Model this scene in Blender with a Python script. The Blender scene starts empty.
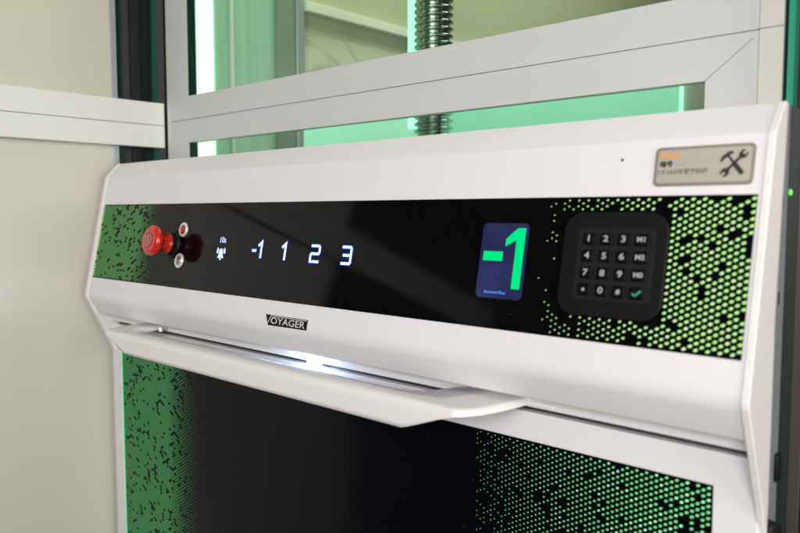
import bpy, bmesh, math, random
from mathutils import Vector, Matrix
random.seed(7)
S = bpy.context.scene
COL = S.collection
ZO = 1.2                     # height of the fascia's top edge above the ground
V = Vector

# ------------------------------------------------------------------ materials
def new_mat(name):
    m = bpy.data.materials.new(name); m.use_nodes = True
    nt = m.node_tree; nt.nodes.clear()
    out = nt.nodes.new('ShaderNodeOutputMaterial')
    return m, nt, out

def principled(name, col, rough=.5, metal=0., spec=.5, bump=0., bscale=400., var=0., vscale=8., rvar=0., coat=0., stretch=None, emit=None, estr=0.):
    m, nt, out = new_mat(name)
    b = nt.nodes.new('ShaderNodeBsdfPrincipled'); nt.links.new(b.outputs[0], out.inputs[0])
    b.inputs['Base Color'].default_value = (*col, 1); b.inputs['Roughness'].default_value = rough
    b.inputs['Metallic'].default_value = metal; b.inputs['Specular IOR Level'].default_value = spec
    b.inputs['Coat Weight'].default_value = coat
    if emit: b.inputs['Emission Color'].default_value = (*emit, 1); b.inputs['Emission Strength'].default_value = estr
    tc = nt.nodes.new('ShaderNodeTexCoord'); mp = nt.nodes.new('ShaderNodeMapping')
    nt.links.new(tc.outputs['Object'], mp.inputs[0])
    if stretch: mp.inputs['Scale'].default_value = stretch
    if var:
        n = nt.nodes.new('ShaderNodeTexNoise'); n.inputs['Scale'].default_value = vscale; n.inputs['Detail'].default_value = 4
        nt.links.new(mp.outputs[0], n.inputs[0])
        r = nt.nodes.new('ShaderNodeMapRange'); r.inputs[1].default_value = .3; r.inputs[2].default_value = .7
        r.inputs[3].default_value = 1-var; r.inputs[4].default_value = 1+var; nt.links.new(n.outputs[0], r.inputs[0])
        mx = nt.nodes.new('ShaderNodeVectorMath'); mx.operation = 'SCALE'; mx.inputs[0].default_value = col
        nt.links.new(r.outputs[0], mx.inputs['Scale']); nt.links.new(mx.outputs[0], b.inputs['Base Color'])
    if rvar:
        n = nt.nodes.new('ShaderNodeTexNoise'); n.inputs['Scale'].default_value = 14; n.inputs['Detail'].default_value = 6
        nt.links.new(mp.outputs[0], n.inputs[0])
        r = nt.nodes.new('ShaderNodeMapRange'); r.inputs[1].default_value = .35; r.inputs[2].default_value = .7
        r.inputs[3].default_value = max(0, rough-rvar); r.inputs[4].default_value = rough+rvar
        nt.links.new(n.outputs[0], r.inputs[0]); nt.links.new(r.outputs[0], b.inputs['Roughness'])
    if bump:
        n = nt.nodes.new('ShaderNodeTexNoise'); n.inputs['Scale'].default_value = bscale; n.inputs['Detail'].default_value = 2
        nt.links.new(mp.outputs[0], n.inputs[0])
        bp = nt.nodes.new('ShaderNodeBump'); bp.inputs['Strength'].default_value = bump; bp.inputs['Distance'].default_value = .0005
        nt.links.new(n.outputs[0], bp.inputs['Height']); nt.links.new(bp.outputs[0], b.inputs['Normal'])
    return m

def emission(name, col, s=1.):
    m, nt, out = new_mat(name)
    e = nt.nodes.new('ShaderNodeEmission'); e.inputs[0].default_value = (*col, 1); e.inputs[1].default_value = s
    nt.links.new(e.outputs[0], out.inputs[0]); return m

def pane_mat(name, tint, refl=.03, gcol=(1, 1, 1)):
    m, nt, out = new_mat(name)
    t = nt.nodes.new('ShaderNodeBsdfTransparent'); t.inputs[0].default_value = (*tint, 1)
    g = nt.nodes.new('ShaderNodeBsdfGlossy'); g.inputs['Roughness'].default_value = .03; g.inputs[0].default_value = (*gcol, 1)
    lwn = nt.nodes.new('ShaderNodeLayerWeight'); lwn.inputs[0].default_value = .5
    pw = nt.nodes.new('ShaderNodeMath'); pw.operation = 'POWER'; pw.inputs[1].default_value = 4.5
    ml = nt.nodes.new('ShaderNodeMath'); ml.operation = 'MULTIPLY_ADD'; ml.inputs[1].default_value = .45; ml.inputs[2].default_value = refl
    nt.links.new(lwn.outputs['Facing'], pw.inputs[0]); nt.links.new(pw.outputs[0], ml.inputs[0])
    mx = nt.nodes.new('ShaderNodeMixShader')
    nt.links.new(ml.outputs[0], mx.inputs[0]); nt.links.new(t.outputs[0], mx.inputs[1]); nt.links.new(g.outputs[0], mx.inputs[2])
    nt.links.new(mx.outputs[0], out.inputs[0]); return m

M = dict(
    white=principled('white_powder_coat', (.775, .75, .762), .36, bump=.12, bscale=900, var=.012, vscale=5, rvar=.05),
    cap=principled('white_side_coat', (.80, .775, .755), .34, bump=.1, bscale=900, rvar=.04),
    handle=principled('cream_white_coat', (.80, .785, .765), .30, bump=.05, bscale=700, ),
    frame=principled('anodised_frame', (.56, .575, .565), .42, bump=.08, bscale=600, var=.015, vscale=6),
    post_white=principled('frame_cover', (.64, .625, .57), .42, bump=.06, bscale=600),
    rail=principled('rail_white', (.80, .79, .76), .35, bump=.05, bscale=600, var=.01),
    seam=principled('seam_dark_joint', (.20, .19, .19), .7),  # dark grey of the frame's joint lines
    wall=principled('cream_gloss_panel', (.68, .655, .585), .20, bump=.02, bscale=30, var=.02, vscale=3, rvar=.02),
    wall_up=principled('cream_green_panel', (.62, .605, .50), .18, bump=.02, bscale=30, var=.02, vscale=3, rvar=.02),
    edge_metal=principled('panel_edge_metal', (.52, .55, .58), .3, metal=.5),
    black_glass=principled('black_glass', (.0025, .0025, .003), .085, rvar=.03, spec=.12),
    low_glass=principled('smoked_black_glass', (.0022, .0026, .0042), .16, rvar=.05, spec=.12),
    black=principled('black_plastic', (.006, .006, .006), .42, bump=.1, bscale=1200, spec=.25),
    keyhouse=principled('keypad_plastic', (.0050, .0046, .0042), .5, bump=.15, bscale=1500, spec=.2),
    keybed=principled('key_bed_plastic', (.013, .012, .011), .55, spec=.15),
    key=principled('key_rubber', (.0025, .0025, .0025), .5, spec=.12),
    keymark=principled('key_print', (.38, .38, .37), .5),
    teal=principled('check_print', (.015, .30, .22), .5, emit=(.02, .5, .36), estr=.08),
    darkpost=principled('dark_metal', (.022, .019, .018), .35, spec=.5, rvar=.1),
    blackgloss=principled('black_gloss', (.008, .010, .010), .2, spec=.4),
    greygloss=principled('dark_grey_gloss', (.030, .034, .032), .3, spec=.4),
    brownpost=principled('dark_brown_metal', (.055, .045, .042), .4, spec=.5, var=.1),
    greenblack=principled('green_black_glass', (.004, .02, .015), .15, rvar=.05),
    greendark=principled('dark_green_strip', (.01, .06, .04), .25),
    greenedge=principled('green_glass_edge', (.03, .28, .18), .3, emit=(.03, .30, .19), estr=.4),
    grey=principled('grey_mount', (.20, .215, .235), .4, var=.04),
    red=principled('red_plastic', (.55, .018, .008), .28, spec=.6, coat=.3),
    redlight=principled('red_lens', (.35, .008, .006), .25, emit=(.5, .01, .01), estr=.15),
    reddark=principled('dark_red_print', (.30, .06, .07), .4),
    redprint=principled('pale_red_print', (.62, .22, .2), .4),
    chrome=principled('satin_silver', (.78, .76, .72), .34, metal=.45),
    keyswitch=principled('brushed_lock', (.55, .50, .46), .3, metal=.8),
    steel=principled('brushed_plate', (.60, .555, .48), .36, metal=.4, var=.05, vscale=6, stretch=(1, 1, 60), bump=.1, bscale=60),
    plateborder=principled('engraved_border', (.30, .275, .235), .4, metal=.3),
    ink=principled('black_ink', (.02, .02, .02), .5),
    ink_grey=principled('grey_ink', (.14, .13, .12), .5),
    ink_pale=principled('pale_ink', (.42, .39, .34), .5),
    gap_shade=principled('gap_shade_grey', (.035, .037, .042), .6),  # near-black for the bar that shades the gap under the hood
    orange=principled('orange_ink', (.75, .36, .05), .5),
    badgeblack=principled('badge_black', (.004, .004, .004), .4, spec=.2),
    silver=principled('badge_silver', (.75, .75, .76), .3, metal=.6),
    spindle=principled('spindle_steel', (.50, .54, .50), .24, metal=1., rvar=.05),
    shaftwall=principled('shaft_wall', (.47, .48, .34), .35, var=.05, vscale=2.5, bump=.03, bscale=20),
    shaftlow=principled('shaft_marble', (.62, .62, .50), .3, var=.09, vscale=3.2, bump=.03, bscale=20),
    shaftrail=principled('shaft_rail_white', (.80, .79, .70), .35),
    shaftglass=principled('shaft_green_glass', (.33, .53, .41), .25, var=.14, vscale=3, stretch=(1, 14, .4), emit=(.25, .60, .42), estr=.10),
    shaftpost=principled('shaft_grey_post', (.20, .27, .22), .35),
    mint=principled('lit_mint_panel', (.28, .62, .47), .3, var=.03, vscale=3, emit=(.33, .80, .58), estr=.62),
    e_dot_top=emission('dot_light_lime', (.56, 1.0, .34), 1.1),
    e_dot_top2=emission('dot_light_lime_bright', (.76, 1.0, .50), 1.1),
    e_dot_left=emission('dot_light_green', (.115, .29, .105), .85),
    e_dot_rim=emission('dot_light_rim', (.26, .66, .14), .9),
    e_halo_paint=emission('painted_number_halo', (.012, .03, .40), 1.0),  # blue glow around the floor numbers, painted as an emissive rim
    e_dot_low=emission('dot_light_teal', (.20, .80, .30), 1.0),
    e_dot_low2=emission('dot_light_teal_bright', (.36, 1.0, .52), 1.05),
    e_dot_lowl=emission('dot_light_deep_teal', (.080, .265, .095), .85),
    e_edge=emission('edge_light_teal', (.05, .75, .33), .95),
    e_floor=emission('floor_number_light', (.52, .66, 1.0), 1.7),
    e_digit=emission('display_digit', (.0, .86, .25), 1.0),
    e_caption=emission('display_caption', (.12, .28, 1.0), 1.0),
    e_led=emission('green_white_led', (.66, 1.0, .80), 1.9),
    e_led2=emission('thin_green_led', (.40, 1.0, .66), 1.7),
    e_lens=emission('handle_lamp_lens', (.80, .90, 1.0), 8.),
    e_dotgreen=emission('green_indicator', (.25, .9, .12), 1.3),
    pane=pane_mat('tinted_pane', (.90, .965, .90)),
)
def veins(m, col):
    nt = m.node_tree; b = next(n for n in nt.nodes if n.type == 'BSDF_PRINCIPLED'); src = b.inputs['Base Color'].links[0].from_socket
    tc = nt.nodes.new('ShaderNodeTexCoord'); n = nt.nodes.new('ShaderNodeTexNoise'); n.inputs['Scale'].default_value = 2.2; n.inputs['Detail'].default_value = 8
    n.inputs['Distortion'].default_value = 1.5; nt.links.new(tc.outputs['Object'], n.inputs[0])
    a = nt.nodes.new('ShaderNodeMath'); a.operation = 'SUBTRACT'; a.inputs[1].default_value = .5; nt.links.new(n.outputs[0], a.inputs[0])
    c = nt.nodes.new('ShaderNodeMath'); c.operation = 'ABSOLUTE'; nt.links.new(a.outputs[0], c.inputs[0])
    r = nt.nodes.new('ShaderNodeMapRange'); r.inputs[1].default_value = 0; r.inputs[2].default_value = .03; r.inputs[3].default_value = .75; r.inputs[4].default_value = 0
    nt.links.new(c.outputs[0], r.inputs[0]); mx = nt.nodes.new('ShaderNodeMix'); mx.data_type = 'RGBA'
    nt.links.new(r.outputs[0], mx.inputs[0]); nt.links.new(src, mx.inputs[6]); mx.inputs[7].default_value = (*col, 1)
    nt.links.new(mx.outputs[2], b.inputs['Base Color'])
def specks(m, scale, size, col, amount):
    nt = m.node_tree; b = next(n for n in nt.nodes if n.type == 'BSDF_PRINCIPLED')
    tc = nt.nodes.new('ShaderNodeTexCoord'); v = nt.nodes.new('ShaderNodeTexVoronoi'); v.inputs['Scale'].default_value = scale
    nt.links.new(tc.outputs['Object'], v.inputs['Vector'])
    lt = nt.nodes.new('ShaderNodeMath'); lt.operation = 'LESS_THAN'; lt.inputs[1].default_value = size; nt.links.new(v.outputs['Distance'], lt.inputs[0])
    sp = nt.nodes.new('ShaderNodeSeparateColor'); nt.links.new(v.outputs['Color'], sp.inputs[0])
    g = nt.nodes.new('ShaderNodeMath'); g.operation = 'GREATER_THAN'; g.inputs[1].default_value = 1-amount; nt.links.new(sp.outputs[0], g.inputs[0])
    mu = nt.nodes.new('ShaderNodeMath'); mu.operation = 'MULTIPLY'; nt.links.new(lt.outputs[0], mu.inputs[0]); nt.links.new(g.outputs[0], mu.inputs[1])
    mx = nt.nodes.new('ShaderNodeMix'); mx.data_type = 'RGBA'; nt.links.new(mu.outputs[0], mx.inputs[0])
    if b.inputs['Base Color'].links: nt.links.new(b.inputs['Base Color'].links[0].from_socket, mx.inputs[6])
    else: mx.inputs[6].default_value = b.inputs['Base Color'].default_value
    mx.inputs[7].default_value = (*col, 1); nt.links.new(mx.outputs[2], b.inputs['Base Color'])
veins(M['shaftlow'], (.42, .36, .26))
specks(M['black_glass'], 190, .075, (.10, .10, .10), .09)
specks(M['low_glass'], 170, .075, (.10, .11, .14), .09)
specks(M['white'], 120, .07, (.50, .48, .46), .10)
specks(M['handle'], 130, .08, (.50, .47, .43), .12)
# display: dark blue lit screen, a little brighter towards its rim
def screen_mat():
    m, nt, out = new_mat('lcd_screen')
    b = nt.nodes.new('ShaderNodeBsdfPrincipled'); nt.links.new(b.outputs[0], out.inputs[0])
    b.inputs['Base Color'].default_value = (.01, .01, .02, 1); b.inputs['Roughness'].default_value = .12
    tc = nt.nodes.new('ShaderNodeTexCoord'); n = nt.nodes.new('ShaderNodeTexNoise'); n.inputs['Scale'].default_value = 22
    n.inputs['Detail'].default_value = 1
    nt.links.new(tc.outputs['Object'], n.inputs[0])
    cr = nt.nodes.new('ShaderNodeValToRGB'); cr.color_ramp.elements[0].position = .35; cr.color_ramp.elements[1].position = .68
    cr.color_ramp.elements[0].color = (.008, .012, .060, 1); cr.color_ramp.elements[1].color = (.020, .027, .110, 1)
    nt.links.new(n.outputs[0], cr.inputs[0]); nt.links.new(cr.outputs[0], b.inputs['Emission Color'])
    b.inputs['Emission Strength'].default_value = .9
    return m
M['screen'] = screen_mat()

# ------------------------------------------------------------------ object helpers
ORG = {}
def empty(name, loc, label, cat, group=None):
    o = bpy.data.objects.new(name, None); COL.objects.link(o)
    o.location = V(loc) + V((0, 0, ZO)); o.empty_display_size = .05
    o['label'] = label; o['category'] = cat
    if group: o['group'] = group
    ORG[o.name] = V(o.location); return o

class MB:
    """collects verts and faces, coordinates relative to the fascia's upper right corner"""
    def __init__(s): s.v = []; s.f = []; s.mi = []
    def add(s, vs, fs, mi=0):
        n = len(s.v); s.v += [V(p) for p in vs]; s.f += [tuple(i+n for i in f) for f in fs]; s.mi += [mi]*len(fs); return s
    def box(s, x0, x1, y0, y1, z0, z1, mi=0):
        return s.add([(x, y, z) for x in (x0, x1) for y in (y0, y1) for z in (z0, z1)],
                     [(0, 1, 3, 2), (4, 6, 7, 5), (0, 4, 5, 1), (2, 3, 7, 6), (0, 2, 6, 4), (1, 5, 7, 3)], mi)
    def prism(s, pts, fn, d0, d1, mi=0):
        """pts 2D outline; fn(a,b,d)->3D"""
        n = len(pts)
        vs = [fn(a, b, d0) for a, b in pts] + [fn(a, b, d1) for a, b in pts]
        fs = [tuple(range(n)), tuple(range(2*n-1, n-1, -1))] + [(i, i+n, (i+1) % n+n, (i+1) % n) for i in range(n)]
        return s.add(vs, fs, mi)
    def build(s, name, mat, parent=None, bevel=0., seg=2, smooth=False, ang=35, solid=0., sub=0, kind=None, label=None):
        mats = mat if isinstance(mat, (list, tuple)) else [mat]
        lo = V([min(p[i] for p in s.v) for i in range(3)]); hi = V([max(p[i] for p in s.v) for i in range(3)])
        c = (lo+hi)/2
        me = bpy.data.meshes.new(name); me.from_pydata([p-c for p in s.v], [], s.f)
        for m in mats: me.materials.append(M[m])
        me.polygons.foreach_set('material_index', s.mi)
        bm = bmesh.new(); bm.from_mesh(me); bmesh.ops.recalc_face_normals(bm, faces=bm.faces[:]); bm.to_mesh(me); bm.free()
        o = bpy.data.objects.new(name, me); COL.objects.link(o)
        w = c + V((0, 0, ZO)); ORG[o.name] = w
        if parent: o.parent = parent; o.location = w - ORG[parent.name]
        else: o.location = w
        if solid:
            md = o.modifiers.new('s', 'SOLIDIFY'); md.thickness = solid; md.offset = 0
        if sub:
            md = o.modifiers.new('d', 'SUBSURF'); md.levels = sub; md.render_levels = sub
        if bevel:
            md = o.modifiers.new('b', 'BEVEL'); md.width = bevel; md.segments = seg; md.limit_method = 'ANGLE'; md.angle_limit = math.radians(30)
            md.harden_normals = True
        if smooth or bevel or sub:
            try: me.shade_smooth()
            except Exception: pass
            if smooth and not sub: me.set_sharp_from_angle(angle=math.radians(ang))
        if kind: o['kind'] = kind
        if label: o['label'] = label
        return o

def arc_round(pts, rad, seg=5):
    """round the corners of a closed 2D outline; rad: number or list"""
    out = []; n = len(pts)
    for i in range(n):
        r = rad[i] if isinstance(rad, (list, tuple)) else rad
        p = V((*pts[i], 0)); a = V((*pts[i-1], 0)); b = V((*pts[(i+1) % n], 0))
        if r <= 0: out.append((p.x, p.y)); continue
        u = (a-p).normalized(); w = (b-p).normalized(); h = u.angle(w)/2
        t = min(r/math.tan(h), (a-p).length*.49, (b-p).length*.49); r = t*math.tan(h)
        c = p+(u+w).normalized()*(r/math.sin(h)); s0 = p+u*t-c; s1 = p+w*t-c
        for k in range(seg+1):
            q = s0.slerp(s1, k/seg) if s0.angle(s1) > 1e-3 else s0
            q = q.normalized()*r+c; out.append((q.x, q.y))
    return out

PHI = math.radians(11.45)
DN = V((0, -math.sin(PHI), -math.cos(PHI))); NR = V((0, -math.cos(PHI), math.sin(PHI)))
def F(u, v, n=0.): return V((u, 0, 0)) + DN*v + NR*n      # fascia frame: u right, v down, n outwards
def FL(u, v, n=0.): return V((u, .0175-n, v))               # lower panel: u right, v = height
def rect(u0, v0, u1, v1): return [(u0, v0), (u1, v0), (u1, v1), (u0, v1)]
def rrect(u0, v0, u1, v1, r, seg=6): return arc_round(rect(u0, v0, u1, v1), r, seg)

def ribbon(mb, pts, w, fn, n0, n1, mi=0):
    """polyline stroke with mitred joints, extruded n0..n1"""
    P = [V((*p, 0)) for p in pts]; L = []; R = []
    for i, p in enumerate(P):
        d1 = (P[i]-P[i-1]).normalized() if i else (P[1]-P[0]).normalized()
        d2 = (P[i+1]-P[i]).normalized() if i < len(P)-1 else d1
        t = (d1+d2).normalized(); nn = V((-t.y, t.x, 0)); k = 1/max(.35, nn.dot(V((-d1.y, d1.x, 0))))
        L.append(p+nn*w/2*k); R.append(p-nn*w/2*k)
    for i in range(len(P)-1):
        q = [L[i], L[i+1], R[i+1], R[i]]
        vs = [fn(a.x, a.y, n0) for a in q]+[fn(a.x, a.y, n1) for a in q]
        fs = [(4, 5, 6, 7), (0, 1, 5, 4), (2, 3, 7, 6)]
        if i == 0: fs.append((3, 0, 4, 7))
        if i == len(P)-2: fs.append((1, 2, 6, 5))
        mb.add(vs, fs, mi)

def text_mesh(mb, txt, u, v, h, fn, n, mi=0, wscale=1., align='CENTER', flipv=True, shear=0., bold=0., fit=None):
    cu = bpy.data.curves.new('t', 'FONT'); cu.body = txt; cu.size = h/.72; cu.align_x = align; cu.align_y = 'CENTER'
    cu.offset = bold; cu.resolution_u = 3
    o = bpy.data.objects.new('t', cu); COL.objects.link(o)
    dg = bpy.context.evaluated_depsgraph_get(); me = bpy.data.meshes.new_from_object(o.evaluated_get(dg))
    if fit:
        xs_ = [p.co.x for p in me.vertices]; wscale = fit/(max(xs_)-min(xs_))
    vs = [fn(u+(p.co.x+shear*p.co.y)*wscale, v-(p.co.y if flipv else -p.co.y), n) for p in me.vertices]
    fs = [tuple(p.vertices) for p in me.polygons]
    if vs: mb.add(vs, fs, mi)
    bpy.data.objects.remove(o); bpy.data.curves.remove(cu); bpy.data.meshes.remove(me)

def lathe(mb, prof, centre, axis, seg=40, mi=0):
    """prof: list of (radius, height along axis)"""
    z = axis.normalized(); x = z.orthogonal().normalized(); y = z.cross(x)
    vs = []; fs = []
    for r, h in prof:
        for k in range(seg):
            a = 2*math.pi*k/seg; vs.append(centre+z*h+(x*math.cos(a)+y*math.sin(a))*max(r, 1e-5))
    for i in range(len(prof)-1):
        for k in range(seg):
            a = i*seg+k; b = i*seg+(k+1) % seg; fs.append((a, b, b+seg, a+seg))
    fs.append(tuple(range(seg))); fs.append(tuple(range(len(vs)-seg, len(vs))))
    mb.add(vs, fs, mi)

# ================================================================== CONTROL CONSOLE
con = empty('control_console', (-.567, .07, -ZO),
            'white lift control console with black glass fascia, glowing floor numbers, keypad and curved grab handle', 'control console')
XL, XR = -1.132, .003

prof = [(.126, .0765), (.034, .0765), (.0103, .050), (-.0345, -.166), (-.0165, -.1985), (-.010, -.1985), (.0085, -.1995), (.0085, -.2148), (.126, -.2148)]
prof = arc_round(prof, [0, .003, .0035, .028, .0025, .001, 0, .001, 0], 8)
hood = MB().prism(prof, lambda a, b, d: V((d, a, b)), XL, XR).build('hood', 'white', con, smooth=True, ang=25)

cprof = [(.0400, .0765), (.033, .0775), (.0088, .0505), (-.0365, -.166), (.010, -.262), (.020, -.288), (.024, -.30), (.0245, -.10)]
cprof = arc_round(cprof, [.001, .005, .006, .014, .03, .01, .002, .02], 7)
for x0, x1 in ((-1.1415, XL), (XR, .0095)):
    MB().prism(cprof, lambda a, b, d: V((d, a, b)), x0, x1).build('side_panel', 'cap', con, bevel=.0022, seg=4)

fascia = MB().prism(rect(-1.1245, 0, .0, .1345), F, -.002, .0012).build('glass_fascia', 'black_glass', con, bevel=.0004)

# ---- perforated light dots
def dot_field(name, u0, u1, v0, v1, fn, n, size, keep, mats, bright, parent, miss=.07, grow=.5, P=.00565, seed=1, sq=.74, up=1):
    rnd = random.Random(seed); W = P*.866; cells = {}
    nu = int((u1-u0)/W); nv = int((v1-v0)/P)
    for i in range(nu+1):
        for j in range(nv+1): cells[i, j] = True
    for (i, j) in list(cells):
        if rnd.random() < miss:
            cells[i, j] = False; a, b = i, j
            while rnd.random() < grow:
                di, dj = rnd.choice(((1, 0), (-1, 0), (0, 1)))
                a += di; b += dj; cells[a, b] = False
    mb = MB()
    for (i, j), on in cells.items():
        if not on: continue
        u = u0+(i+.5)*W; v = v0+(j+.5+(.5 if i % 2 else 0))*P
        if v > v1-.0012 or u > u1-.0008 or v < v0+.0012: continue
        if rnd.random() > keep(u, v): continue
        r = size(u, v)*(.98+.04*rnd.random())
        ca, sa = math.cos(-.42), math.sin(-.42); ring = []
        for k in range(12):
            a_, b_ = r*1.2*math.cos(k*math.pi/6), r*sq*math.sin(k*math.pi/6); ring.append((u+a_*ca-b_*sa, v+(a_*sa+b_*ca)*up))
        mb.add([fn(a, b, n) for a, b in ring], [tuple(range(12))], 1 if bright(u, v, rnd) else 0)
    return mb.build(name, mats, parent, kind='stuff')

def lerp(a, b, t): t = max(0, min(1, t)); return a+(b-a)*t
def sm(a, b, x): t = max(0, min(1, (x-a)/(b-a))); return t*t*(3-2*t)
def keep_r(u, v):
    if -.1765 < u < -.0655 and .0135 < v < .1135: return 0
    if u < -.1775 or (u < -.16 and .02 < v < .115): return .34*sm(-.197, -.180, u) if .03 < v < .1 else .5*sm(-.197, -.180, u)+.03
    if u < -.13 and v > .113: return .8
    return 1
dot_field('light_dots', -.200, -.0005, .0008, .1337, F, .0016,
          lambda u, v: lerp(.0006, .00160, (u+.195)/.15), keep_r, ['e_dot_top', 'e_dot_top2'],
          lambda u, v, r: r.random() < .10, fascia, miss=.085, grow=.28, seed=11)
dot_field('light_dots', -1.1235, -.905, .0008, .1337, F, .0016,
          lambda u, v: lerp(.00275, .0003, (u+.985)/.07), lambda u, v: 1, ['e_dot_left', 'e_dot_rim'],
          lambda u, v, r: u < -1.1185 or v < .0035 or v > .131, fascia, miss=.11, grow=.28, seed=5)

# ---- floor number buttons (lit strokes seen through the glass)
DIG = {
 '1': [[(-.30, -.26), (.10, -.5), (.10, .5)]],
 '2': [[(-.42, -.46), (.34, -.46), (.42, -.38), (.42, -.08), (.34, 0), (-.34, 0), (-.42, .08), (-.42, .46), (.44, .46)]],
 '3': [[(-.42, -.46), (.34, -.46), (.42, -.38), (.42, .38), (.34, .46), (-.42, .46)], [(-.30, 0), (.40, 0)]],
 '-': [[(-.26, 0), (.26, 0)]],
}
def number(ch, u, v, h, w, st):
    mb = MB()
    for s_ in ch:
        dx = 0
        for k, pl in enumerate(DIG[s_[0]]):
            pp = [(u+s_[1]+a*w, v+s_[2]+b*h) for a, b in pl]
            ribbon(mb, pp, st, F, .0013, .0017+k*.00005)
            d0 = (V(pp[0])-V(pp[1])).normalized()*.0010; d1 = (V(pp[-1])-V(pp[-2])).normalized()*.0010
            pp[0] = tuple(V(pp[0])+d0); pp[-1] = tuple(V(pp[-1])+d1); ribbon(mb, pp, st+.0022, F, .0011, .0014+k*.00002, 1)  # wider dim blue stroke underneath paints a glow around the digit
    return mb
H_, W_ = .0222, .0180
number([('-', -.0075, .001), ('1', .0065, 0)], -.6455, .0678, H_, W_, .0037).build('floor_number', ['e_floor', 'e_halo_paint'], fascia, label='glowing floor number minus one')
number([('1', 0, 0)], -.5868, .0686, H_, W_, .0037).build('floor_number', ['e_floor', 'e_halo_paint'], fascia, label='glowing floor number one')
number([('2', 0, 0)], -.5245, .0686, H_, W_*1.08, .0034).build('floor_number', ['e_floor', 'e_halo_paint'], fascia, label='glowing floor number two')
number([('3', 0, 0)], -.4665, .0684, H_, W_*1.08, .0034).build('floor_number', ['e_floor', 'e_halo_paint'], fascia, label='glowing floor number three')
# alarm bell with "10s"
mb = MB(); bu, bv = -.7325, .0765
bell = [(-.0072, .0062), (-.0072, .0050), (-.0050, .0026), (-.0046, -.0030), (-.0030, -.0066), (-.0008, -.0078), (.0008, -.0078),
        (.0030, -.0066), (.0046, -.0030), (.0050, .0026), (.0072, .0050), (.0072, .0062)]
mb.prism([(bu+a, bv+b) for a, b in bell], F, .0013, .0017)
mb.prism([(bu-.0018, bv+.0069), (bu+.0018, bv+.0069), (bu+.0012, bv+.0092), (bu-.0012, bv+.0092)], F, .0013, .0017)
for s_ in (-1, 1):
    ribbon(mb, [(bu+s_*.0064, bv-.0075), (bu+s_*.0076, bv-.0040), (bu+s_*.0076, bv-.0008)], .0012, F, .0013, .0017)
    ribbon(mb, [(bu+s_*.0086, bv-.0090), (bu+s_*.0100, bv-.0045), (bu+s_*.0100, bv-.0005)], .0012, F, .0013, .0017)
mb.build('alarm_symbol', 'e_floor', fascia, label='glowing bell symbol of the alarm button')
mb = MB(); text_mesh(mb, '10s', -.7318, .0563, .0088, F, .0017, bold=.0001); mb.build('alarm_caption', 'e_floor', fascia)

# ---- display
disp = MB().prism(rrect(-.2655, .0262, -.2095, .1035, .0055), F, .0005, .0015).build('display_screen', 'screen', con)
mb = MB(); mb.prism([(-.2612, .0556), (-.2375, .0556), (-.2375, .0652), (-.2612, .0652)], F, .0012, .0019)
mb.prism([(-.2225, .0312), (-.2133, .0312), (-.2133, .0928), (-.2228, .0928), (-.2228, .0432), (-.2352, .0500), (-.2352, .0425)], F, .0012, .0019)
mb.build('display_number', 'e_digit', disp)
mb = MB(); text_mesh(mb, 'Basement Floor', -.2415, .0975, .0030, F, .0018, bold=.00012); mb.build('display_caption', 'e_caption', disp)

# ---- keypad
kp = MB().prism(rrect(-.1690, .0150, -.0680, .1120, .018, 10), F, .001, .0032).build('keypad', 'keyhouse', con, bevel=.0012, seg=3)
MB().prism(rrect(-.1535, .0300, -.0790, .0970, .003, 4), F, .003, .0038).build('key_bed', 'keybed', kp, bevel=.0004)
names = [['1', '2', '3', 'M1'], ['4', '5', '6', 'M2'], ['7', '8', '9', 'M0'], ['*', '0', '#', 'check']]
for r in range(4):
    for c in range(4):
        u = -.1415+c*.0170; v = .0405+r*.0158; mb = MB(); hw = .0062 if c < 3 else .0068
        a = rrect(u-hw, v-.0054, u+hw, v+.0054, .0014, 4); b = rrect(u-hw+.001, v-.0046, u+hw-.001, v+.0046, .0012, 4); n = len(a)
        vs = [F(*p, .0038) for p in a]+[F(*p, .0052) for p in a]+[F(*p, .0060) for p in b]
        fs = [(i, (i+1) % n, (i+1) % n+n, i+n) for i in range(n)]+[(i+n, (i+1) % n+n, (i+1) % n+2*n, i+2*n) for i in range(n)]+[tuple(range(2*n, 3*n))]
        mb.add(vs, fs, 0)
        t = names[r][c]
        if t == 'check': ribbon(mb, [(u-.0036, v+.0004), (u-.0010, v+.0024), (u+.0042, v-.0022)], .0017, F, .0060, .0062, 2)
        elif t == '*': [ribbon(mb, [(u-.0017*math.cos(an), v-.0017*math.sin(an)), (u+.0017*math.cos(an), v+.0017*math.sin(an))], .0009, F, .0060, .0062+k*.00004, 1) for k, an in enumerate((1.571, .524, 2.618))]
        elif t == '#': text_mesh(mb, '#', u, v, .0042, F, .0062, 1, bold=.0003)
        elif len(t) == 1: text_mesh(mb, t, u, v, .0058, F, .0062, 1, wscale=1.25, bold=.0002)
        else: text_mesh(mb, t, u, v, .0044, F, .0062, 1, wscale=1.15, bold=.0002)
        mb.build('key', ['key', 'keymark', 'teal'], kp, smooth=True, ang=30)

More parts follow.
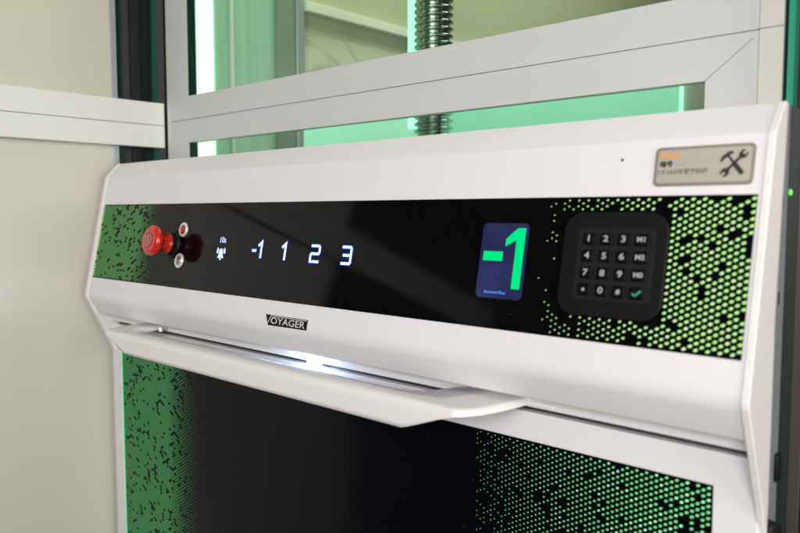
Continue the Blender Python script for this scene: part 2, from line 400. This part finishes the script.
# ---- emergency stop and the two small round fittings beside it
ec = F(-.8675, .0665); ax = NR
es = MB(); lathe(es, [(.0225, 0), (.0225, .004), (.0205, .006), (.0190, .0065), (.0190, .012)], ec, ax)
estop = es.build('emergency_stop', 'black', con, smooth=True)
mb = MB(); lathe(mb, [(.0165, .0115), (.0150, .016), (.0150, .026), (.0165, .028), (.0215, .0315), (.0235, .034), (.0240, .0375), (.0232, .041), (.0205, .0435), (.0150, .0442), (.001, .0444)], ec, ax, 48)
mb.build('push_button', 'red', estop, smooth=True, ang=50)
mb = MB(); lathe(mb, [(.0125, .0443), (.0125, .0451), (.0118, .0454), (.001, .0454)], ec, ax, 36, 0)
mb.build('button_disc', 'reddark', estop)
mb = MB(); c0 = ec+ax*.0456; X_ = V((1, 0, 0))
def FE(u, v, n=0): return c0+X_*u+DN*v+NR*n
pts = [(.0090*math.cos(math.radians(a)), .0090*math.sin(math.radians(a))) for a in range(-60, 241, 20)]
ribbon(mb, pts, .0016, FE, -.0002, .0002); mb.prism(rect(-.0013, -.0060, .0013, .0055), FE, -.0002, .0003)
mb.prism(rect(-.0035, -.0060, -.0014, -.0040), FE, -.0002, .0003)
mb.build('button_marking', 'redprint', estop)
def fitting(u, v, name, inner, lab, slot=False):
    c = F(u, v, .0012); mb = MB()
    lathe(mb, [(.0116, 0), (.0116, .0018), (.0108, .0026), (.0080, .0028), (.0076, .0014), (.0010, .0014)], c, NR, 36)
    o = mb.build(name, 'chrome', con, smooth=True, ang=40, label=lab)
    mb = MB(); lathe(mb, [(.0072, .0015), (.0072, .0024), (.0060, .0032), (.0010, .0034)], c, NR, 32)
    q = mb.build('lens' if not slot else 'lock_core', inner, o, smooth=True, ang=60)
    if slot:
        c2 = c+NR*.0034
        MB().prism(rect(-.0010, -.0050, .0010, .0050), lambda a, b, d: c2+X_*a+DN*b+NR*d, -.0004, .0003).build('key_slot', 'ink', o)
fitting(-.8420, .0425, 'signal_lamp', 'redlight', 'round red lamp in a silver bezel')
fitting(-.8410, .0915, 'key_switch', 'keyswitch', 'round silver key switch', True)

# ---- maker's badge on the hood
mb = MB()
mb.prism([(-.6068, .1536), (-.5200, .1536), (-.5212, .1668), (-.5990, .1678)], F, -.0005, .0014)
badge = mb.build('name_badge', 'badgeblack', con, bevel=.0004)
mb = MB(); ribbon(mb, [(-.6052, .1550), (-.6000, .1664), (-.5940, .1549), (-.5215, .1549)], .0009, F, .0014, .0018)
text_mesh(mb, 'OYAGER', -.5590, .1612, .0088, F, .0018, fit=.0695, bold=.00012)
mb.build('badge_lettering', 'silver', badge)

# ---- small pinhole and the service plate
mb = MB(); lathe(mb, [(.0013, 0), (.0013, .0004), (.0002, .0005)], F(-.1201, -.0342), NR, 16); mb.build('pinhole', 'ink', con)
pu0, pu1, pv0, pv1 = -.0885, -.0045, -.0432, -.0082
plate = MB().prism(rrect(pu0, pv0, pu1, pv1, .0045), F, -.001, .0012).build('service_plate', 'plateborder', con, bevel=.0004)
MB().prism(rrect(pu0+.0028, pv0+.0028, pu1-.0028, pv1-.0028, .003), F, .001, .0014).build('plate_face', 'steel', plate)
mb = MB()
def box2(u0, v0, u1, v1, mi): mb.prism(rect(u0, v0, u1, v1), F, .0013, .0016, mi)
text_mesh(mb, 'Cibes', -.0755, -.0358, .0046, F, .0016, 3, wscale=1.25, bold=.00025)
text_mesh(mb, '编号', -.0778, -.0275, .0043, F, .0016, 0, bold=.0002)
text_mesh(mb, ':  3 1 0', -.0665, -.0275, .0028, F, .0016, 2)
text_mesh(mb, '7 X 24小时服务热线', -.0635, -.0205, .0036, F, .0016, 1, bold=.00012)
for k in range(11): box2(-.0812+k*.0030, -.0153, -.0790+k*.0030, -.0133, 2)
box2(-.0550, -.0322, -.0365, -.0285, 2)
mb.build('plate_print', ['ink', 'ink_grey', 'ink_pale', 'orange'], plate)
# crossed hammer and wrench
mb = MB(); hu, hv = -.0205, -.0262
def rot(pts, ang, cu=hu, cv=hv): c, s_ = math.cos(ang), math.sin(ang); return [(cu+a*c-b*s_, cv+a*s_+b*c) for a, b in pts]
A1 = math.radians(-38)
mb.prism(rot([(-.0009, -.0085), (.0009, -.0085), (.0010, -.0015), (.0019, .0010), (.0019, .0108), (.0012, .0116), (-.0012, .0116), (-.0019, .0108), (-.0019, .0010), (-.0010, -.0015)], A1), F, .0013, .0019)
mb.prism(rot([(-.0078, -.0072), (-.0070, -.0094), (-.0045, -.0108), (.0022, -.0112), (.0030, -.0102), (.0046, -.0106), (.0048, -.0074), (.0030, -.0078), (.0022, -.0082), (-.0030, -.0082), (-.0052, -.0078)], A1), F, .0013, .00205)
A2 = math.radians(42)
for sg in (-1, 1):
    head = [(-.0011, 0), (-.0011, .0062), (-.0026, .0078), (-.0034, .0102), (-.0026, .0132), (-.0014, .0138), (-.0014, .0108), (0, .0098), (.0014, .0108), (.0014, .0138), (.0026, .0132), (.0034, .0102), (.0026, .0078), (.0011, .0062), (.0011, 0)]
    mb.prism(rot([(a*sg, b*sg) for a, b in head], A2), F, .0013, .0022+.0001*sg)
mb.build('tool_symbol', 'ink', plate)

# ---- handle lamp under the hood
MB().box(-.567, -.549, .0045, .0180, -.2215, -.2125).build('handle_lamp', 'e_lens', con, bevel=.002)

# ---- lower panel
LX0, LX1, LT, LB = -1.144, .004, -.2225, -1.18
gx0, gx1, gz = -1.1120, -.0335, -.2535
col = MB()
col.box(LX0, gx0, .0155, .05, LB, LT); col.box(gx1, LX1, .0155, .05, LB, LT)
fr = MB(); o_ = [(LX0, LB), (LX0, LT), (LX1, LT), (LX1, LB), (gx1, LB), (gx1, gz), (gx0, gz), (gx0, LB)]
low = fr.prism(o_, lambda a, b, d: V((a, d, b)), .0155, .048).build('lower_frame', 'white', con, bevel=.0012, seg=3)
MB().box(LX0+.006, LX1-.006, .0485, .1265, LB, -.2230).build('cabinet_body', 'grey', con)
lowg = MB().box(gx0+.0003, gx1-.0003, .0175, .022, LB, gz-.0003).build('lower_glass', 'low_glass', con)
MB().box(LX0+.01, LX1-.004, .024, .047, -.2222, -.2150).build('gap_dark_bar', 'gap_shade', con)  # dark bar added inside the gap, standing in for its shade
dot_field('light_dots', -.292, gx1-.0006, -.62, gz-.0006, FL, .0004,
          lambda u, v: lerp(.0005, .00152, (u+.285)/.235), lambda u, v: lerp(.45, 1, (u+.295)/.06),
          ['e_dot_low', 'e_dot_low2'], lambda u, v, r: r.random() < lerp(.02, .22, (u+.27)/.23), lowg, miss=.07, grow=.28, P=.0055, seed=21, up=-1, sq=.85)
dot_field('light_dots', gx0+.002, -.850, -.80, gz-.0006, FL, .0004,
          lambda u, v: lerp(.0027, .0002, (u+.955)/.10), lambda u, v: 1, ['e_dot_lowl', 'e_dot_lowl'],
          lambda u, v, r: False, lowg, miss=.11, grow=.28, seed=31)
MB().box(gx0+.0004, gx0+.0026, .0165, .0174, -.80, gz-.0006).build('edge_light', 'e_edge', lowg)

# ---- grab handle
def handle():
    right = [(-.615, -.052, -.615, .030), (-.50, -.052, -.50, .030), (-.42, -.0525, -.42, .030), (-.375, -.0535, -.355, .030), (-.348, -.0530, -.318, .030),
             (-.336, -.051, -.295, .0225), (-.326, -.0465, -.270, .0130), (-.318, -.039, -.250, .0065)]
    side = [(-.312, -.030, -.2360, -.0660, .0050), (-.307, -.018, -.2290, -.050, .005), (-.302, -.004, -.2245, -.030, .005), (-.296, .008, -.221, -.006, .005), (-.292, .026, -.2195, .026, .005)]
    ks = [(a, b, c, -.077, d) for a, b, c, d in right]+side
    fine = []
    for i in range(len(ks)-1):
        p0 = ks[max(i-1, 0)]; p1 = ks[i]; p2 = ks[i+1]; p3 = ks[min(i+2, len(ks)-1)]
        for k in range(5):
            t = k/5; q = []
            for j in range(5):
                if j == 4 or (j == 3 and i < 7): q.append(p1[j]+(p2[j]-p1[j])*t)
                else: q.append(.5*(2*p1[j]+(p2[j]-p0[j])*t+(2*p0[j]-5*p1[j]+4*p2[j]-p3[j])*t*t+(3*p1[j]-p0[j]-3*p2[j]+p3[j])*t**3))
            fine.append(q)
    fine.append(list(ks[-1]))
    pull = lambda x: x+.012*max(0, min(1, (-.88-x)/.1))
    mir = [(pull(-1.235-a), b, pull(-1.235-c), d, e) for a, b, c, d, e in fine[1:]]
    vs = []; fs = []; K = 15
    for (a, b, c, d, e) in mir[::-1]+fine:
        I = V((a, b, -.2075)); O = V((c, d, -.2075)); r = min(.0085, e*.98); dirn = (O-I).normalized(); L = (O-I).length
        row = [I, I+dirn*(L-r)*.5, I+dirn*(L-r)*.8, I+dirn*(L-r)]
        for k in range(1, 8):
            an = math.pi/2*k/7; row.append(I+dirn*(L-r+r*math.sin(an))+V((0, 0, -r*(1-math.cos(an)))))
        for k in range(1, 5): row.append(O+V((0, 0, -r-(e-r)*k/4-.00002*k)))
        vs += row
    for a in range(len(vs)//K-1):
        for k in range(K-1):
            p = a*K+k; fs.append((p, p+1, p+1+K, p+K))
    return MB().add(vs, fs)
hd = handle().build('grab_handle', 'handle', con, solid=.0034, smooth=True, ang=60)
for x in (-.195, -.905): MB().box(x-.020, x+.006, .0060, .030, -.2125, -.2078).build('mounting_plate', 'handle', hd, bevel=.001)
mb = MB(); lathe(mb, [(.0035, 0), (.0035, .006), (.0022, .008)], V((-.917, -.012, -.2105)), V((0, 0, 1)), 20); mb.build('mounting_screw', 'chrome', hd, smooth=True)
mb = MB(); lathe(mb, [(.0035, 0), (.0035, .003), (.0020, .0045)], V((-.240, -.010, -.2108)), V((0, 0, -1)), 20); mb.build('mounting_screw', 'chrome', hd, smooth=True)

# ---- grey mounting rail at the console's right side
mr = MB().box(.0032, .0055, .0380, .0620, -1.1, .0775).build('mounting_rail', 'grey', con, bevel=.001)
for z in (-.006, -.088): MB().prism(rrect(z-.006, .0445, z+.006, .0475, .0012, 3), lambda a, b, d: V((d, b, a)), .0050, .0060).build('rail_slot', 'ink', mr)
MB().prism(rrect(-.250, .050, -.225, .062, .003, 3), lambda a, b, d: V((d, b, a)), .0052, .009).build('rail_bracket', 'black', con, bevel=.001)
mb = MB(); lathe(mb, [(.010, 0), (.010, .008), (.007, .010)], V((.0055, .034, -.288)), V((1, -.3, 0)), 24); mb.build('rail_knob', 'black', con, smooth=True)
mb = MB(); lathe(mb, [(.0026, 0), (.0026, .001), (.001, .002)], V((.0050, .0700, .0030)), V((1, 0, 0)), 20); mb.build('green_lamp', 'e_dotgreen', con)

MB().box(.0032, .0050, .0625, .1285, -1.1, .0775).build('side_seal', 'greenblack', con, bevel=.0008)

# ================================================================== FRAME BEHIND THE CONSOLE
fr_ = empty('shaft_window', (-.567, .16, -ZO), 'white aluminium window frame behind the console with mitred beam and glass panes', 'window frame')
Y0, Y1 = .1300, .1445
zb, zt, zs = .1175, .2042, .1605
FY = lambda a, b, d: V((a, d, b))
MB().prism([(-1.1120, 1.2), (-1.1120, zs+.0004), (-.0430, zs+.0004), (-.0430, 1.2), (-.0930, 1.2), (-.0930, zt), (-1.0500, zt), (-1.0500, 1.2)], FY, Y0, Y1).build('upper_sash', 'frame', fr_, bevel=.0006)
MB().prism([(-1.1120, -1.19), (-1.1120, zs-.0004), (-.0430, zs-.0004), (-.0430, -1.19), (-.0930, -1.19), (-.0930, zb), (-1.0500, zb), (-1.0500, -1.19)], FY, Y0, Y1).build('lower_sash', 'frame', fr_, bevel=.0006)
MB().box(-1.1320, -1.1125, Y0+.004, Y1, -ZO, 1.2).build('post_cover', 'post_white', fr_, bevel=.0008)
MB().box(-.0424, -.0205, Y0-.002, Y1, -ZO, 1.2).build('post_cover', 'post_white', fr_, bevel=.0008)
for z0, z1 in ((zt+.0003, 1.19), (-.1, zb-.0003)):
    MB().box(-1.0498, -1.0480, Y0+.0012, Y1-.0008, z0, z1).build('gasket', 'greenblack', fr_)
mb = MB()
ribbon(mb, [(-.0930, zb+.0002), (-.0480, zb+.036)], .0006, lambda a, b, d: V((a, Y0-d, b)), 0, .0003)
mb.box(-.0424, -.0206, Y0-.0024, Y0-.0001, zs-.0004, zs+.0004)
mb.box(-1.1110, -.0440, Y0+.0016, Y1-.001, zs-.0006, zs+.0006)
mb.build('joint_line', 'seam', fr_)
MB().box(-1.0478, -.0932, .138, .141, zt+.0004, 1.19).build('glass_pane', 'pane', fr_)
MB().box(-1.0478, -.0932, .138, .141, -.10, zb-.0004).build('glass_pane', 'pane', fr_)

# green glass edge and dark post on the right
ge = MB().box(-.0165, -.0105, .128, .170, -.9, 1.2).build('glass_edge', 'greenedge')
ge['label'] = 'narrow strip of glowing green glass edge between frame and dark post'; ge['category'] = 'glass strip'
dp = empty('door_post', (.1, .13, -ZO), 'black and brown vertical metal post at the far right edge beside the console', 'post')
MB().box(-.0210, -.0170, .131, .172, -ZO, 1.2).build('post_liner', 'greenblack', dp)
MB().box(-.0005, .0040, .100, .20, -ZO, 1.2).build('post_edge', 'darkpost', dp, bevel=.001)
MB().box(.0045, .0150, .0985, .20, -ZO, 1.2).build('post_band', 'brownpost', dp, bevel=.001)
MB().box(.0155, .25, .100, .20, -ZO, 1.2).build('post_face', 'darkpost', dp, bevel=.001)

# ================================================================== LEFT WALL
lw = empty('side_wall', (-1.18, -.8, -ZO), 'glossy cream panelled side wall left of the console with a white double rail', 'wall')
MB().box(-1.20, -1.17, -.62, .040, .1570, 1.3).build('wall_panel', 'wall_up', lw)
MB().box(-1.20, -1.17, -.62, .040, -ZO, .1570).build('wall_panel', 'wall', lw)
MB().box(-1.195, -1.1695, .0405, .052, -ZO, 1.3).build('edge_trim', 'edge_metal', lw, bevel=.0005)
MB().box(-1.1698, -1.150, -1.3, .1380, .1570, .2003).build('rail', 'rail', lw, bevel=.0010)
MB().box(-1.1698, -1.150, -1.3, .1380, .1135, .1562).build('rail', 'rail', lw, bevel=.0010)
cp = empty('corner_post', (-1.19, .09, -ZO), 'dark green and black glossy strips filling the corner left of the white frame', 'corner post')
xs = [(.0525, .064, 'greenblack', -1.176), (.064, .086, 'greygloss', -1.184), (.086, .104, 'blackgloss', -1.180), (.104, .132, 'blackgloss', -1.186), (.132, .142, 'greendark', -1.181)]
for a, b, m, x in xs: MB().box(x-.02, x, a, b-.0003, -ZO, 1.3).build('strip', m, cp)

# ================================================================== SHAFT
sx = -1.20
sw = empty('shaft_wall', (sx, 1.6, -ZO), 'olive and cream wall deep inside the lift shaft with a white rail', 'wall')
MB().box(sx-.03, sx, .53, 4.5, .42, 3.5).build('wall_panel', 'shaftwall', sw)
MB().box(sx-.03, sx, .53, 4.5, -ZO, .42).build('wall_panel', 'shaftlow', sw)
MB().box(sx+.0005, sx+.025, .53, 4.5, .463, .487).build('rail', 'shaftrail', sw, bevel=.002)
MB().box(sx-.03, 1.0, 4.5, 4.53, -ZO, 3.5).build('end_panel', 'shaftwall', sw)
sg = empty('shaft_side_glass', (sx, .4, -ZO), 'pale green lit glass side of the lift shaft beyond the frame', 'glass panel')
MB().box(sx-.02, sx, .292, .452, -ZO, 2.0).build('glass_panel', 'shaftglass', sg)
MB().box(sx-.02, sx+.004, .372, .378, -ZO, 2.0).build('glass_joint', 'e_led2', sg) if False else None
MB().box(sx-.02, sx+.006, .33, .336, -ZO, 2.0).build('glass_joint', 'rail', sg)
MB().box(sx-.02, sx+.01, .180, .238, -ZO, 2.0).build('dark_liner', 'greenblack', sg)
sp_ = empty('shaft_post', (sx, .5, -ZO), 'grey green upright profile between the green glass and the shaft wall', 'post')
MB().box(sx-.02, sx+.012, .4525, .505, -ZO, 3.).build('profile', 'shaftpost', sp_, bevel=.002)
MB().box(sx-.02, sx+.018, .5055, .5290, -ZO, 3.).build('profile_edge', 'edge_metal', sp_, bevel=.002)
l1 = MB().box(sx-.01, sx+.012, .248, .282, -ZO, 2.).build('light_tube', 'e_led', None, bevel=.004)
l1['label'] = 'wide glaring white green light strip beside the left frame post'; l1['category'] = 'light strip'; l1['group'] = 'light strips in the lift shaft'
l2 = MB().box(-.785, -.752, .452, .460, .150, 2.).build('light_tube', 'e_led2', None, bevel=.002)
l2['label'] = 'narrow green light strip just left of the threaded spindle'; l2['category'] = 'light strip'; l2['group'] = 'light strips in the lift shaft'
# spindle: helical thread
def spindle(cx, cy, z0, z1, r=.0352, d=.0065, pitch=.0125, seg=36, per=10):
    mb = MB(); n = int((z1-z0)/pitch*per); vs = []; fs = []
    prof = [0, 0, .35, .8, 1, 1, 1, .8, .35, 0]
    for i in range(n+1):
        for k in range(seg):
            ph = (i/per - k/seg) % 1.0; t = ph*per; a = prof[int(t) % per]; b = prof[(int(t)+1) % per]; w = a+(b-a)*(t-int(t))
            rr = r-d*w; an = 2*math.pi*k/seg
            vs.append((cx+rr*math.cos(an), cy+rr*math.sin(an), z0+i*pitch/per))
    for i in range(n):
        for k in range(seg): fs.append((i*seg+k, i*seg+(k+1) % seg, (i+1)*seg+(k+1) % seg, (i+1)*seg+k))
    mb.add(vs, fs); return mb
spn = spindle(-.679, .405, -.1, .95).build('threaded_spindle', 'spindle', None, smooth=True, ang=70)
spn['label'] = 'dark steel threaded drive spindle standing upright behind the frame beam'; spn['category'] = 'spindle'
mp = empty('backlit_partition', (-.7, .46, -.1), 'mint green backlit panel seen through the slot under the beam', 'light panel')
MB().box(-1.105, -.250, .458, .470, -.1, .19).build('panel_face', 'mint', mp)
MB().box(-.2495, -.2462, .456, .470, -.1, .19).build('panel_edge', 'e_led2', mp)
MB().box(-.2460, -.10, .462, .470, -.1, .19).build('panel_end', 'post_white', mp)

# ================================================================== LIGHT
W = bpy.data.worlds.new('World'); S.world = W; W.use_nodes = True
bg = W.node_tree.nodes['Background']; bg.inputs[0].default_value = (.95, .965, 1., 1); bg.inputs[1].default_value = .055
def area(name, loc, target, size, size_y, power, col=(1, 1, 1), spread=180):
    l = bpy.data.lights.new(name, 'AREA'); l.shape = 'RECTANGLE'; l.size = size; l.size_y = size_y; l.energy = power; l.color = col
    l.spread = math.radians(spread)
    o = bpy.data.objects.new(name, l); COL.objects.link(o); o.location = V(loc)+V((0, 0, ZO))
    o.rotation_euler = (V(target)-V(loc)).to_track_quat('-Z', 'Y').to_euler()
    return o
area('ceiling_lamp', (-.2, -1.1, 1.15), (-.45, 0, -.1), .9, .9, 1.2, (1, .965, .91))
area('front_fill', (.75, -1.9, .42), (-.4, 0, 0), 1.4, .9, 49, (1, .97, .945))  # unseen soft fill added behind the camera, clear of the glass reflections
area('side_lamp', (1.2, -.35, .05), (0, .1, -.1), .6, .8, 11, (1, .95, .89))
area('shaft_fill', (-.5, 1.2, 1.8), (-1.2, 1.2, .3), .8, .8, 30, (.98, 1, .86))  # unseen fill added inside the shaft to brighten its wall
pl = bpy.data.lights.new('handle_lamp_glow', 'POINT'); pl.energy = .34; pl.color = (.42, .64, 1); pl.shadow_soft_size = .004
po = bpy.data.objects.new('handle_lamp_glow', pl); COL.objects.link(po); po.location = (-.558, -.006, -.210+ZO)

# ================================================================== CAMERA
cam = bpy.data.cameras.new('camera'); co = bpy.data.objects.new('camera', cam); COL.objects.link(co); S.camera = co
co.location = V((.188, -.6325, -.015+ZO))
th = math.radians(4.1688); yaw = math.radians(47.53)
fw = V((-math.cos(yaw)*math.cos(th), math.sin(yaw)*math.cos(th), -math.sin(th)))
co.rotation_euler = fw.to_track_quat('-Z', 'Y').to_euler()
cam.sensor_width = 36; cam.lens = 734/800*36; cam.clip_start = .02; cam.clip_end = 100
cam.dof.use_dof = True; cam.dof.aperture_fstop = 4.8
cam.dof.focus_distance = (F(-.56, .12)+V((0, 0, ZO))-co.location).dot(fw)
S.view_settings.view_transform = 'Standard'; S.view_settings.look = 'None'; S.view_settings.exposure = 0; S.view_settings.gamma = 1
S.render.resolution_x = 1024; S.render.resolution_y = 682
S.cycles.max_bounces = 8; S.cycles.transparent_max_bounces = 8
